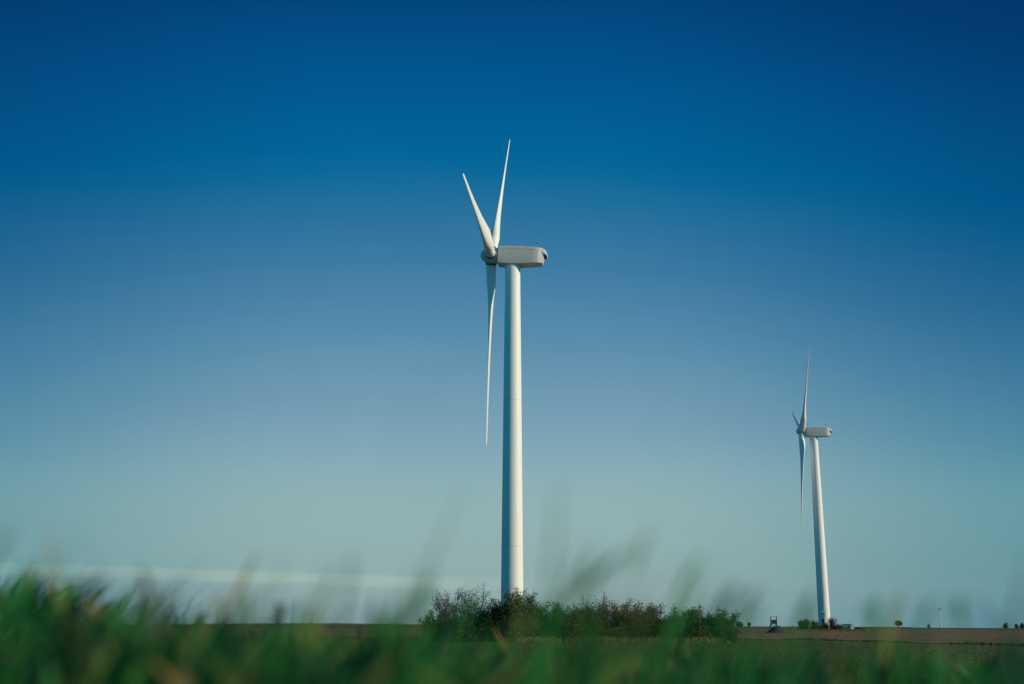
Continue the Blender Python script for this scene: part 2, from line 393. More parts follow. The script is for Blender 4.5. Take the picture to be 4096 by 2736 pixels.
# door, landing, steps, lamp on the second tower (facing the camera, slightly left of its centre line)
def tower_door(tw, rad, root):
    ang = R(-90 + math.degrees(root.rotation_euler.z) * -1 - 12 - 15)
    rz = Matrix.Rotation(ang, 4, 'Z')
    r0 = rad(2.5)
    d = MB(); n = 8
    prof = [(-.42, 1.5), (.42, 1.5), (.42, 3.35)] + [(.42 * math.cos(math.pi * i / n), 3.35 + .42 * math.sin(math.pi * i / n)) for i in range(1, n)] + [(-.42, 3.35)]
    d.loft([[(r0 - .15, y, z) for y, z in prof], [(r0 + .05, y, z) for y, z in prof]])
    o = d.build('door', M_door, tw); o.matrix_local = rz
    fr = MB(); outer = [(y * 1.28, 1.5 if z < 1.6 else z + .12) for y, z in prof]
    k = len(prof)
    fr.loft([[(r0 + .02, y, z) for y, z in outer], [(r0 + .10, y, z) for y, z in outer], [(r0 + .10, y, z) for y, z in prof], [(r0 + .02, y, z) for y, z in prof]], False)
    fr.build('door_frame', M_white, o)
    st = MB()
    for i in range(6): st.box((r0 + .55 + .25 * i, 0, 1.2 - .22 * i), (.28, .9, .05))
    for s_ in (-1, 1):
        st.tube([(r0 + .2, s_ * .47, 1.25), (r0 + 2.0, s_ * .47, -.1)], [.05, .05], 6)
        st.tube([(r0 + .15, s_ * .47, 2.25), (r0 + .7, s_ * .47, 2.2), (r0 + 2.0, s_ * .47, .9)], [.03] * 3, 6)
        for q in (.2, 1.1, 2.0): st.tube([(r0 + q, s_ * .47, 1.25 - max(0, q - .3) * .8), (r0 + q, s_ * .47, 2.25 - max(0, q - .5) * .85)], [.025, .025], 6)
    so = st.build('steps', M_steel, tw); so.matrix_local = rz
    lm = MB(); lm.box((rad(7) + .1, 0, 5.8), (.2, .12, .1)); lm.tube([(rad(7) + .2, 0, 5.8), (rad(7) + .2, 0, 6.0)], [.12, .14], 10)
    lo = lm.build('lamp', M_lamp, tw); lo.matrix_local = rz
    vb = MB(); rr = rad(6.2)
    vb.loft([[((rr + q) * math.cos(a), (rr + q) * math.sin(a), z) for q, z in ((-.05, 5.30), (.08, 5.30), (.08, 5.45), (-.05, 5.45))] for a in [R(-24 + 6 * i) for i in range(9)]])
    vo = vb.build('vent_strip', M_door, tw); vo.matrix_local = rz
tower_door(tw2, rad2, t2)

# ------------------------------------------------------------------ foliage
def leaf_mat(name, cols, trans=0.25, rough=0.6):
    def b(g, p):
        n = len(cols); f = g.m('MULTIPLY', island(g), 1.0)
        c = g.ramp(f, [((i + .5) / n, cc) for i, cc in enumerate(cols)])
        g.put(p.inputs['Base Color'], c); p.inputs['Roughness'].default_value = rough; p.inputs['Specular IOR Level'].default_value = 0.2
        tr = g.new('ShaderNodeBsdfTranslucent'); g.put(tr.inputs[0], c)
        mx = g.new('ShaderNodeMixShader'); mx.inputs[0].default_value = trans
        o = g.nt.nodes['Material Output']
        g.nt.links.new(p.outputs[0], mx.inputs[1]); g.nt.links.new(tr.outputs[0], mx.inputs[2]); g.nt.links.new(mx.outputs[0], o.inputs[0])
    return material(name, b)
LM = {
 'dark': leaf_mat('leaf_dark_green', [(0.024, 0.048, 0.019), (0.043, 0.079, 0.024), (0.072, 0.110, 0.034)]),
 'green': leaf_mat('leaf_green', [(0.034, 0.067, 0.022), (0.067, 0.113, 0.031), (0.120, 0.156, 0.048)]),
 'olive': leaf_mat('leaf_olive', [(0.048, 0.070, 0.031), (0.096, 0.122, 0.046), (0.162, 0.174, 0.066)]),
 'deep': leaf_mat('leaf_deep_green', [(.012, .026, .014), (.020, .040, .018), (.034, .056, .024)]),
 'yellow': leaf_mat('leaf_yellow_green', [(0.072, 0.098, 0.031), (0.126, 0.154, 0.043), (0.204, 0.186, 0.054)]),
 'orange': leaf_mat('leaf_orange_brown', [(0.132, 0.066, 0.031), (0.240, 0.108, 0.041), (0.096, 0.077, 0.034)]),
 'brown': leaf_mat('leaf_brown', [(0.084, 0.062, 0.034), (0.144, 0.101, 0.048), (0.079, 0.089, 0.036)]),
 'red': leaf_mat('leaf_dark_red', [(0.096, 0.031, 0.026), (0.168, 0.043, 0.036), (0.072, 0.048, 0.031)]),
 'grey': leaf_mat('leaf_grey_brown', [(0.114, 0.098, 0.086), (0.168, 0.144, 0.120), (0.090, 0.096, 0.062)]),
 'scrub': leaf_mat('leaf_scrub', [(0.072, 0.043, 0.036), (0.108, 0.067, 0.048), (0.058, 0.060, 0.031)]),
}
M_bark = mat_plain('bark', (.075, .062, .052), .9, 0, .3, 2.0)
M_pale = mat_plain('pale_bark', (.20, .18, .16), .9, 0, .3, 2.0)

def shrub(name, base, h, w, dens, leafkind, seed, label, group=None, cat='bush', leaf=.21, low=0.0, bark=M_bark, spiky=1.0, stems=7, shade=None):
    """multi-stemmed shrub: branching stems and a crown of leaf clumps carried by the twigs"""
    rg = random.Random(seed); root = empty(name, base); tag(root, label, cat, group)
    st = MB(); lf = MB(); tips = []
    def leafq(p, s_):
        a = Vector((rg.gauss(0, 1), rg.gauss(0, 1), rg.gauss(0, .8) + .2)).normalized(); b = a.cross(Vector((rg.gauss(0, 1), rg.gauss(0, 1), rg.gauss(0, 1)))).normalized()
        l_ = s_ * rg.uniform(.6, 1.4)
        lf.add([p - b * l_ * .28, p + a * l_ * .55 - b * l_ * .2, p + a * l_, p + a * l_ * .5 + b * l_ * .3], [(0, 1, 2, 3)])
    def grow(p, d, length, r, lvl):
        n = 4; pts = [p.copy()]; q = p.copy(); dd = d.copy()
        for i in range(n):
            dd = (dd + Vector((rg.gauss(0, .16), rg.gauss(0, .16), rg.uniform(0, .14)))).normalized(); q = q + dd * length / n; pts.append(q.copy())
        st.tube(pts, [r * (1 - .6 * i / n) for i in range(n + 1)], 5 if lvl == 0 else 3, False)
        if lvl < 2:
            for i in range(1, n + 1):
                for _ in range(2 if lvl == 0 else 2):
                    sd_ = (dd + Vector((rg.gauss(0, .75), rg.gauss(0, .75), rg.uniform(-.1, .6)))).normalized()
                    grow(pts[i], sd_, length * rg.uniform(.28, .5), r * .45, lvl + 1)
        else: tips.append((pts[-1], pts[2], dd))
    for i in range(stems):
        a = rg.uniform(0, 6.28); sp_ = rg.uniform(.1, .95)
        bp = Vector((math.cos(a) * w * .16 * sp_, math.sin(a) * w * .16 * sp_, -.1))
        d = Vector((math.cos(a) * sp_ * w / h * .62, math.sin(a) * sp_ * w / h * .62, 1)).normalized()
        grow(bp, d, h * rg.uniform(.62, .86), .05 + h * .008, 0)
    # keep crown near requested silhouette
    for (p, m_, d) in tips:
        k = int(dens * rg.uniform(.5, 1.6))
        for _ in range(k):
            q = p + Vector((rg.gauss(0, .26), rg.gauss(0, .26), rg.gauss(0, .22))) if rg.random() < .6 else m_.lerp(p, rg.random()) + Vector((rg.gauss(0, .2), rg.gauss(0, .2), rg.gauss(0, .2)))
            leafq(q, leaf)
    # leafy skirt and inner clumps
    nb = int(dens * 800 * low)
    for _ in range(int(nb / 16)):
        a = rg.uniform(0, 6.28); rr = math.sqrt(rg.random()); zc = h * .80 * math.sqrt(max(0, 1 - rr ** 2.6)) * rg.random() ** .8
        env = .5 * w * rg.uniform(.8, 1.05)
        c = Vector((math.cos(a) * rr * env, math.sin(a) * rr * env, zc + .1))
        k = min(.32, .12 * w)
        for _ in range(16): leafq(c + Vector((rg.gauss(0, k), rg.gauss(0, k), rg.gauss(0, k * .8))), leaf)
    # upright shoots
    for _ in range(int(9 * spiky)):
        (p, m_, d) = rg.choice(tips)
        if p.z < h * .55: continue
        l_ = rg.uniform(.4, 1.1); e_ = p + Vector((rg.gauss(0, .16), rg.gauss(0, .16), 1)).normalized() * l_
        st.tube([p, e_], [.02, .012], 3, False)
        if dens > 0:
            for i in range(rg.randint(2, 7)): leafq(p.lerp(e_, rg.random()) + Vector((rg.gauss(0, .05), rg.gauss(0, .05), 0)), leaf * .9)
    st.build('stems', bark, root, False); 
    if lf.f: lf.build('foliage', LM[leafkind], root, False)
    return root

GH = 'bushes of the hedge below the large turbine'
HY = 178
def hx(cx): return 1680 + cx / 1.779                         # crop x -> photo x
def hedge(cx, top, wpx, kind, dens, low, label, seed, dy=0, **kw):
    Y = HY + dy; b = spot(hx(cx), Y); zt = at(hx(cx), 2300 + top / 1.779, Y).z
    wm = wpx * 1.25 / 1.779 / f_px * Y
    shrub('bush', b, (zt - b.z) * .87, wm, dens, kind, seed, label, GH, low=low, **kw)
hedge(115, 262, 130, 'yellow', 10, .5, 'thin pale green bush at the left end of the hedge', 11, 0, spiky=1.5)
hedge(215, 140, 150, 'grey', 5, .12, 'nearly bare grey twiggy bush near the left end of the hedge', 12, 1, stems=10, spiky=3)
hedge(365, 118, 170, 'olive', 5, .18, 'tall thinly leaved bush of fine upright twigs left of the turbine tower', 13, 2, stems=11, spiky=4)
hedge(475, 205, 180, 'dark', 11, 1.0, 'low dark bush close to the left of the turbine tower', 14, -2)
hedge(300, 285, 230, 'dark', 11, 1.1, 'low blackish bush under the bare grey twigs at left', 24, -3, spiky=.6)
hedge(640, 120, 190, 'green', 15, 1.0, 'tall dark green bush in front of the shaded side of the tower', 15, -2, stems=9, spiky=2)
hedge(815, 128, 200, 'olive', 15, 1.0, 'tall green bush at the right edge of the turbine tower', 16, -1, stems=9, spiky=2)
hedge(1080, 240, 240, 'brown', 13, 1.1, 'low brown bush between the dull dark bush and the ragged green bush', 31, -2)
hedge(1530, 250, 240, 'red', 12, 1.0, 'reddish bush between the orange bush and the brown bush', 32, -2)
hedge(1730, 270, 200, 'dark', 13, 1.1, 'dark bush filling the dip right of the brown bush', 33, -1)
hedge(560, 200, 200, 'dark', 13, 1.1, 'dark rounded bush at the left foot of the turbine tower', 34, -2)
hedge(985, 188, 200, 'dark', 15, 1.1, 'rounded dull dark bush right of the turbine tower', 17, 0)
hedge(1175, 172, 190, 'green', 13, 1.1, 'mid green bush with ragged top left of the orange bush', 18, -1, spiky=2)
hedge(1320, 150, 130, 'grey', 5, .25, 'pale stemmed nearly leafless bush left of the orange bush', 19, 1, bark=M_pale, stems=9, spiky=3)
hedge(1250, 318, 110, 'red', 12, .8, 'small dark red bush low at the front of the hedge', 20, -3, spiky=.5)
hedge(1445, 196, 210, 'orange', 12, .7, 'orange brown autumn bush in the right half of the hedge', 21, 0, stems=9, spiky=2)
hedge(1620, 208, 190, 'brown', 12, .7, 'brown leaved bush right of the orange bush', 22, 0, stems=8, spiky=2)
hedge(1640, 300, 260, 'dark', 12, 1.1, 'broad low dark green bush in front of the brown bush', 23, -3, spiky=.8)
hedge(1420, 345, 200, 'olive', 11, .9, 'low olive bush in front of the orange bush', 25, -3, spiky=.8)
hedge(1830, 248, 150, 'olive', 14, 1.0, 'olive bush with a pointed top before the right end of the hedge', 26, -1, spiky=2)
hedge(1985, 238, 170, 'olive', 15, 1.1, 'full olive green bush second from the right end of the hedge', 27, -1)
hedge(2140, 232, 160, 'green', 14, 1.1, 'bush at the right end of the hedge with long side shoots', 28, -1, spiky=3)

GS = 'scrub around the foot of the smaller turbine'
def scrub(px, ytop, wpx, Y, kind, label, seed, dens=9, **kw):
    b = spot(px, Y); zt = at(px, ytop, Y).z
    shrub('scrub_bush', b, max(.5, (zt - b.z) * .95), wpx / f_px * Y, dens, kind, seed, label, GS, low=kw.pop('low', .5), leaf=.16, **kw)
def cxy(x, y): return 3060 + x / 5.87, 2420 + y / 5.87
for (x, y, w_, Y, kind, lab, sd_) in [
    (850, 385, 32, 392, 'scrub', 'brown bush at the left end of the scrub by the smaller turbine', 41),
    (960, 350, 36, 394, 'scrub', 'larger dark brown bush left of the smaller turbine tower', 42),
    (1165, 372, 32, 393, 'scrub', 'twiggy bush touching the left of the smaller turbine tower', 43),
    (1300, 480, 30, 391, 'dark', 'low dark bush in front of the smaller turbine door', 44),
    (1430, 430, 22, 391, 'scrub', 'low reddish bush in front of the lit side of the smaller tower', 45),
    (1565, 315, 18, 393, 'brown', 'tall narrow pointed bush at the right of the smaller tower', 46),
    (1650, 470, 30, 393, 'scrub', 'low dark bush right of the pointed bush at the smaller tower', 47),
    (1760, 478, 28, 392, 'yellow', 'low straw coloured bush beside the green kiosk', 48),
    (1010, 470, 52, 390, 'dark', 'long low dark bush under the brown scrub left of the smaller tower', 50),
    (1180, 490, 44, 389.5, 'scrub', 'low dark red bush between the scrub and the smaller tower door', 51),
    (2200, 545, 40, 393, 'dark', 'flat dark clump right of the green kiosk', 49)]:
    px, py = cxy(x, y); scrub(px, py, w_, Y, kind, lab, sd_, spiky=4 if w_ < 40 else 1, low=.28 if w_ < 40 else .5, dens=7, stems=9)

# horizon trees: trunk, limbs and a leaf-clump crown
def tree(px, ytop, wpx, Y, label, seed, lobes=5, kind='deep', lift=-.40):
    b = spot(px, Y); rg = random.Random(seed); ztop = at(px, ytop, Y).z - b.z; zc = max(0, at(px, float(np.interp(px, [2900, 3450, 3600, 3760, 4096], [2503, 2504, 2507, 2509.5, 2512.5])), Y).z - b.z); H = ztop - zc; w_ = wpx / f_px * Y
    lo = zc + lift * H; mid = (lo + ztop) / 2; hh = (ztop - lo) / 2
    root = empty('tree', b); tag(root, label, 'tree', 'trees along the horizon')
    tr = MB(); tr.tube([(0, 0, -.5), (.03 * H, 0, lo + .1 * H), (0, 0, mid + .3 * hh)], [H * .06, H * .045, H * .02], 8)
    lf = MB(); cs = []
    for i in range(lobes * 9):
        a = rg.uniform(0, 6.28); el_ = math.asin(rg.uniform(-.95, 1)); r_ = rg.uniform(.45, .95)
        c = Vector((math.cos(a) * math.cos(el_) * w_ * .43 * r_, math.sin(a) * math.cos(el_) * w_ * .43 * r_, mid + math.sin(el_) * hh * 1.0 * r_))
        cs.append(c); tr.tube([(0, 0, lo + .1 * H), c * .5 + Vector((0, 0, mid * .5)), c], [H * .025, H * .014, H * .006], 4, False)
    L_ = H * .085
    for c in cs:
        for _ in range(75):
            p = c + Vector((rg.gauss(0, w_ * .06), rg.gauss(0, w_ * .06), rg.gauss(0, hh * .12)))
            a = Vector((rg.gauss(0, 1), rg.gauss(0, 1), rg.gauss(0, 1))).normalized(); q = a.cross(Vector((rg.gauss(0, 1), rg.gauss(0, 1), rg.gauss(0, 1)))).normalized()
            lf.add([p, p + a * L_ * .6 - q * L_ * .3, p + a * L_, p + a * L_ * .5 + q * L_ * .35], [(0, 1, 2, 3)])
    tr.build('trunk', M_bark, root); lf.build('crown', LM[kind], root)
tree(3594.5, 2480.5, 31, 2000, 'round dark tree alone on the horizon, right of the green kiosk', 61, 6, 'deep', .04)
tree(3715, 2495.5, 16, 2500, 'small round bush just left of the tiny far turbine', 62, 3)
tree(4023, 2491, 24, 1500, 'dome shaped dark tree near the right edge of the horizon', 63)
tree(4066, 2495, 20, 1500, 'low tree between the dome shaped tree and the right edge', 64)
tree(4088, 2491.5, 22, 1480, 'last dark tree cut by the right edge', 65)
tree(2958, 2485, 34, 900, 'dark two lobed tree just right of the hedge', 66, 6)
tree(2996, 2488.5, 16, 1600, 'fainter small tree right of the two lobed tree', 67, 4)

# ------------------------------------------------------------------ raised hide, mound, kiosk, posts
M_wood = mat_plain('weathered_wood', (.09, .095, .06), .85, 0, .3, 4.0)
M_wood2 = mat_plain('green_boards', (.04, .055, .03), .85, 0, .3, 4.0)
def hide(px, Y):
    b = spot(px, Y); zt = at(px, 2466, Y).z; h = zt - b.z
    root = empty('hunting_hide', b, R(-8)); tag(root, 'wooden raised hunting hide with slanted roof behind the earth mound', 'hunting hide')
    W = 1.75; bot = h - 2.05; mid = h - .95
    for sx in (-1, 1):
        for sy in (-1, 1):
            p = MB(); p.tube([(sx * W * (.62 if sx < 0 else .5), sy * .95, -.3), (sx * W / 2 * .92, sy * .7, bot), (sx * W / 2 * .92, sy * .7, h - (.25 if sx < 0 else .05))], [.1, .09, .08], 8)
            p.build('post', M_wood, root)
    bb = MB()
    for k in range(6):
        for sy in (-1, 1): bb.box((0, sy * .72, bot + .1 + k * .19), (W * .84, .04, .18))
        for sx in (-1, 1): bb.box((sx * W * .44, 0, bot + .1 + k * .19), (.04, 1.36, .18))
    bb.box((0, 0, bot - .03), (W * .9, 1.5, .06)); bb.build('cabin_walls', M_wood2, root)
    rot = Matrix.Rotation(-.14, 4, 'Y')
    rf = MB(); rf.box((0, 0, h), (W * 1.25, 2.0, .09), rot); rf.build('roof', M_wood, root)
    for sy in (-.72, .72):
        br = MB()
        br.tube([(-W * .42, sy, bot - .05), (0, sy, bot - .75)], [.06, .06], 6); br.tube([(W * .42, sy, bot - .05), (0, sy, bot - .75)], [.06, .06], 6)
        br.build('brace', M_wood, root)
    ld_ = MB()
    for sy in (-.25, .25): ld_.tube([(-W * 1.0, sy, -.2), (-W * .5, sy, bot + .1)], [.05, .05], 6)
    for k in range(7):
        t = (k + .5) / 7; ld_.tube([(-W * (1 - .5 * t), -.25, -.2 + (bot + .3) * t), (-W * (1 - .5 * t), .25, -.2 + (bot + .3) * t)], [.03, .03], 6)
    ld_.build('ladder', M_wood, root)
hide(3095.5, 345)

def mound(px, Y, hm, wm, label, seed):
    b = spot(px, Y); rg = random.Random(seed); m_ = MB(); n = 28; vs = []
    for i in range(n + 1):
        for k in range(n + 1):
            x, y = (i / n - .5) * 2, (k / n - .5) * 2; r = math.hypot(x, y)
            z = hm * max(0, 1 - ss(r, .05, 1.0)) * (1 + .18 * math.sin(x * 5 + seed) + .12 * math.sin(y * 9 + x * 4)) + rg.uniform(-.06, .06)
            vs.append((x * wm / 2, y * wm / 2 * .8, z - .12))
    m_.add(vs, [(i * (n + 1) + k, (i + 1) * (n + 1) + k, (i + 1) * (n + 1) + k + 1, i * (n + 1) + k + 1) for i in range(n) for k in range(n)])
    def soil(g, p):
        nn = g.noise(objco(g), 2.2, 5, .7); g.put(p.inputs['Base Color'], g.mix(nn, (.022, .024, .018), (.070, .060, .045))); p.inputs['Roughness'].default_value = 1
        bump(g, p, nn, 1.0, .15)
    o = m_.build('earth_mound', material('mound_soil', soil), None, 'all'); o.location = b; tag(o, label, 'earth mound', 'earth mounds in the brown field')
mound(3118, 318, 1.75, 9.5, 'dark earth mound in front of the raised hide', 3)
mound(2950, 300, 1.15, 6, 'small dark earth heap right of the hedge end', 8)

M_kiosk = mat_plain('kiosk_grey_green', (.27, .42, .39), .6, 0, .06)
M_kroof = mat_plain('kiosk_green', (.05, .16, .09), .5, 0, .1)
M_kwhite = mat_plain('kiosk_white', (.74, .72, .66), .55, 0, .06)
def kiosk():
    b = spot(3387, 394); root = empty('transformer_kiosk', b, R(-6)); tag(root, 'pale transformer kiosk with green flat roof right of the smaller turbine', 'kiosk')
    h = at(3387, 2499, 394).z - b.z; W, D_ = 2.35, 2.4
    w = MB(); w.box((0, 0, h / 2), (W, D_, h)); w.build('wall', M_kiosk, root)
    r_ = MB(); r_.loft([[(x * (W / 2 + q), y * (D_ / 2 + q), z) for x, y in ((-1, -1), (1, -1), (1, 1), (-1, 1))] for q, z in ((.08, h), (.12, h + .05), (.12, h + .17), (.02, h + .25))]); r_.build('roof', M_kroof, root)
    for s_ in (-1, 1):
        d = MB(); d.box((s_ * W * .2, -D_ / 2 - .015, h * .5), (W * .36, .03, h * .8)); dd = d.build('door', M_kiosk, root)
        lv = MB(); lv.box((s_ * W * .2, -D_ / 2 - .045, h * .68), (W * .18, .03, .22)); lv.build('vent', M_kroof, dd)
    e_ = MB(); e_.box((W / 2 + .02, -.2, h / 2), (.04, D_ * .5, h * .9)); e_.build('side_panel', M_kroof, root)
    b2 = spot(3407.5, 392.6); r2 = empty('switch_cabinet', b2, R(-6)); tag(r2, 'white cabinet standing against the right end of the green kiosk', 'cabinet')
    w2 = MB(); w2.box((0, 0, h * .46), (1.15, .9, h * .92)); w2.build('body', M_kwhite, r2)
    c2 = MB(); c2.box((0, 0, h * .92 + .04), (1.22, 1.0, .08)); c2.build('lid', M_kroof, r2)
    d2 = MB(); d2.box((0, -.46, h * .46), (.8, .03, h * .75)); d2.build('door', M_kwhite, r2)
kiosk()
M_post = mat_plain('post_wood', (.26, .24, .19), .8, 0, .2, 6)
def post(px, ytop, Y, lean, label, cap=True):
    b = spot(px, Y); h = at(px, ytop, Y).z - b.z; root = empty('marker_post', b); tag(root, label, 'post', 'posts in the brown field')
    p = MB(); p.tube([(0, 0, -.2), (-lean * h, 0, h)], [.075, .065], 8); p.build('shaft', M_post, root)
    if cap: q = MB(); q.tube([(-lean * h - .0, 0, h - .02), (-lean * h, 0, h + .22)], [.2, .19], 10); q.build('cap', M_door, root)
post(3174.5, 2506, 335, .17, 'leaning pale post with dark cap between the mound and the scrub')
post(3235, 2503, 385, .0, 'short pale stake in front of the scrub, left one of a pair', False)
post(3239, 2506, 384, .02, 'short pale stake in front of the scrub, right one of a pair', False)

# ------------------------------------------------------------------ aircraft
def plane():
    c = at(2850, 1332, 4200); root = empty('aircraft', c, R(160)); tag(root, 'tiny white aircraft in the sky between the two larger turbines', 'aircraft')
    f_ = MB(); f_.tube([(5, 0, 0), (4.3, 0, .1), (2, 0, .1), (-3, 0, .2), (-5, 0, .5)], [.1, .5, .75, .55, .15], 12); f_.build('fuselage', M_white, root, 50)
    for s_ in (-1, 1):
        w = MB(); w.loft([[(1.4, 0, .1), (-.6, 0, .1), (-.6, 0, .25), (1.4, 0, .25)], [(-.1, s_ * 5.4, .4), (-.9, s_ * 5.4, .4), (-.9, s_ * 5.4, .45), (-.1, s_ * 5.4, .45)]]); w.build('wing', M_white, root)
        t = MB(); t.loft([[(-3.9, 0, .5), (-4.9, 0, .5), (-4.9, 0, .6), (-3.9, 0, .6)], [(-4.5, s_ * 1.8, .6), (-5, s_ * 1.8, .6), (-5, s_ * 1.8, .65), (-4.5, s_ * 1.8, .65)]]); t.build('tailplane', M_white, root)
    v_ = MB(); v_.loft([[(-3.6, -.06, .5), (-5, -.06, .5), (-5, .06, .5), (-3.6, .06, .5)], [(-4.7, -.03, 2.1), (-5.3, -.03, 2.1), (-5.3, .03, 2.1), (-4.7, .03, 2.1)]]); v_.build('tail_fin', M_white, root)
plane()

# ------------------------------------------------------------------ grass and ground cover
def blades_mesh(name, specs, mats, seg=5):
    """specs: list of (root, height, lean vector, width, curl, mat)"""
    V = []; F = []; MI = []
    for (b, h, ln, w, crl, mi, fx) in specs:
        base = len(V); wd_ = Vector((math.cos(fx), math.sin(fx), 0))
        for i in range(seg + 1):
            t = i / seg; p = b + Vector((ln[0] * t ** crl, ln[1] * t ** crl, h * (t - .12 * t * t * (ln[0] ** 2 + ln[1] ** 2) / max(h * h, 1e-4))))
            ww = w * (1 - t ** 2.2) * .5 + .0003
            V.append(tuple(p - wd_ * ww)); V.append(tuple(p + wd_ * ww))
        for i in range(seg): F.append((base + 2 * i, base + 2 * i + 1, base + 2 * i + 3, base + 2 * i + 2)); MI.append(mi)
    me = bpy.data.meshes.new(name); me.from_pydata(V, [], F)
    for m_ in mats: me.materials.append(m_)
    me.polygons.foreach_set('material_index', MI); me.polygons.foreach_set('use_smooth', [True] * len(F)); me.update()
    return me
GM = [leaf_mat('grass_green', [(.010, .170, .038), (.024, .250, .052), (.080, .310, .060)], .5, .5),
      leaf_mat('grass_shade_dark', [(.002, .028, .020), (.004, .046, .028), (.007, .072, .036)], .25, .5),  # blades in shadow: the shade is put into their colour
      leaf_mat('grass_straw', [(.40, .27, .10), (.52, .37, .15), (.26, .22, .08)], .45, .7),
      leaf_mat('grass_olive', [(.060, .190, .045), (.140, .250, .060), (.25, .30, .08)], .5, .5)]
rg = random.Random(77); specs = []
def top_angle(u):                                            # how tall the sward stands, by side: high at the left, thinner at the right
    return float(np.interp(u, [-.45, -.42, -.37, -.31, -.22, -.1, 0, .12, .22, .30, .38, .45], [.040, .034, .022, .004, -.004, -.008, -.014, -.018, -.030, -.034, -.030, -.022]))
CLR = {0: (.34, .44, .06, .16)}
for i in range(850):                                        # tussocks: blades of one tussock share colour and lean
    y = 1.0 + 5.0 * rg.random() ** 1.5; u = rg.uniform(-.56, .56); x = u * y
    if u > -.28 and rg.random() < .12: continue
    sc_ = min(.022, rg.gauss(-.006, .018)); mi = rg.choices((0, 1, 2, 3), (.42, .36, .06, .16))[0]
    ld0 = rg.gauss(.28, .22); sp_ = rg.uniform(.008, .026) * (.6 + .4 * y)
    for k in range(rg.randint(6, 16)):
        bx_ = x + rg.gauss(0, sp_); by_ = y + rg.gauss(0, sp_); b = Vector((bx_, by_, gz(bx_, by_)))
        zt = CAMZ + y * (top_angle(u) + sc_ + rg.gauss(-.006, .010)); h = max(.12, zt - b.z)
        if rg.random() < .35: h *= rg.uniform(.7, 1)
        specs.append((b, h, ((ld0 + rg.gauss(0, .12)) * h, rg.gauss(0, .12) * h), rg.uniform(.005, .012), rg.uniform(1.3, 2.4), mi if rg.random() < .9 else 1, rg.uniform(0, 3.14)))
for i in range(200):                                         # nearest tussocks, a forearm's length from the lens
    y = rg.uniform(.8, 1.4); u = rg.uniform(-.6, .6); x = u * y
    mi = rg.choices((0, 1, 2, 3), (.38, .38, .07, .17))[0]; ld0 = rg.gauss(.35, .2)
    zb = CAMZ + y * (min(top_angle(u), .012) - (.036 if -.25 < u < .2 else .026) + rg.gauss(0, .018))
    for k in range(rg.randint(2, 5)):
        b = Vector((x + rg.gauss(0, .010), y + rg.gauss(0, .010), gz(x, y))); h = max(.1, zb - b.z - rg.uniform(0, .02))
        specs.append((b, h, ((ld0 + rg.gauss(0, .06)) * h, rg.gauss(0, .06) * h), rg.uniform(.008, .018), rg.uniform(1.3, 2.2), mi, rg.uniform(-.6, .6)))
# broad-leaved weeds and wheat-like plants: stems that carry arching leaves
def leaf_strip(V, F, MI, p, az_, e0, droop, length, w, mi, roll):
    base = len(V); seg = 6; q = p.copy(); side = Vector((-math.sin(az_), math.cos(az_), 0))
    for i in range(seg + 1):
        t = i / seg; e = e0 - droop * t; d = Vector((math.cos(az_) * math.cos(e), math.sin(az_) * math.cos(e), math.sin(e)))
        n = (side * math.cos(roll) + d.cross(side) * math.sin(roll)); ww = w * .5 * (math.sin(math.pi * min(1, .12 + .88 * t)) ** .8) + .0004
        V.append(tuple(q - n * ww)); V.append(tuple(q + n * ww)); q = q + d * length / seg
    for i in range(seg): F.append((base + 2 * i, base + 2 * i + 1, base + 2 * i + 3, base + 2 * i + 2)); MI.append(mi)
PV, PF, PM = [], [], []
for i in range(1900):
    y = .95 + 3.4 * rg.random() ** 1.5; u = rg.uniform(-.58, .58); x = u * y
    if -.05 < u < .40 and rg.random() < .25: continue
    mi = rg.choices((0, 1, 2, 3), (.42, .34, .05, .19))[0]; b = Vector((x, y, gz(x, y)))
    zt = CAMZ + y * (max(top_angle(u), -.020) - .025 + max(-.02, min(.014, rg.gauss(0, .010)))) - .022 - rg.random() ** 2 * .05
    h = max(.12, zt - b.z); ln = rg.gauss(.16, .12)
    specs.append((b, h, (ln * h, rg.gauss(0, .1) * h), .0035, 1.4, mi, rg.uniform(0, 3)))
    for k in range(rg.randint(3, 7)):
        t = 1 - rg.random() * min(.9, .15 / h); p = b + Vector((ln * h * t ** 1.4, 0, h * t))
        a_ = rg.gauss(0, .7) if rg.random() < .75 else rg.gauss(math.pi, .7)
        leaf_strip(PV, PF, PM, p, a_, R(rg.uniform(40, 88)), R(rg.uniform(0, 45)), rg.uniform(.035, .085) * (.7 + .3 * y), rg.uniform(.006, .014) * (.75 + .25 * y), mi if rg.random() < .8 else rg.choice((0, 1, 3)), rg.uniform(-1.2, 1.2))
def stray(p0, p1, Y, w, mi, n=4):
    w *= 1.05                            # wind-bent strays rising above the sward
    a = at(p0[0] * 1.7452, p0[1] * 1.7452, Y); e_ = at(p1[0] * 1.7452, p1[1] * 1.7452, Y)
    for k in range(2):
        p = a.lerp(e_, .10 + .25 * k) + Vector((rg.gauss(0, .004), rg.gauss(0, .03), 0)); d = e_ - p; el_ = math.atan2(d.z, d.x)
        leaf_strip(PV, PF, PM, p, 0.0, el_ + .12, .24, d.length * (1 - .2 * k), w * 1.05, mi, rg.uniform(-.5, .5))
    for k in range(n):
        q = rg.gauss(0, .007); gx = a.x - (e_.x - a.x) / (e_.z - a.z) * (a.z - gz(a.x, Y)) * .6 + q
        b = Vector((gx, Y + rg.gauss(0, .02), gz(gx, Y)))
        specs.append((b, e_.z - b.z - rg.uniform(0, .012) * k, (e_.x - b.x + rg.gauss(0, .01) * k, 0), w, rg.uniform(1.4, 1.8), mi, rg.uniform(-.4, .4)))
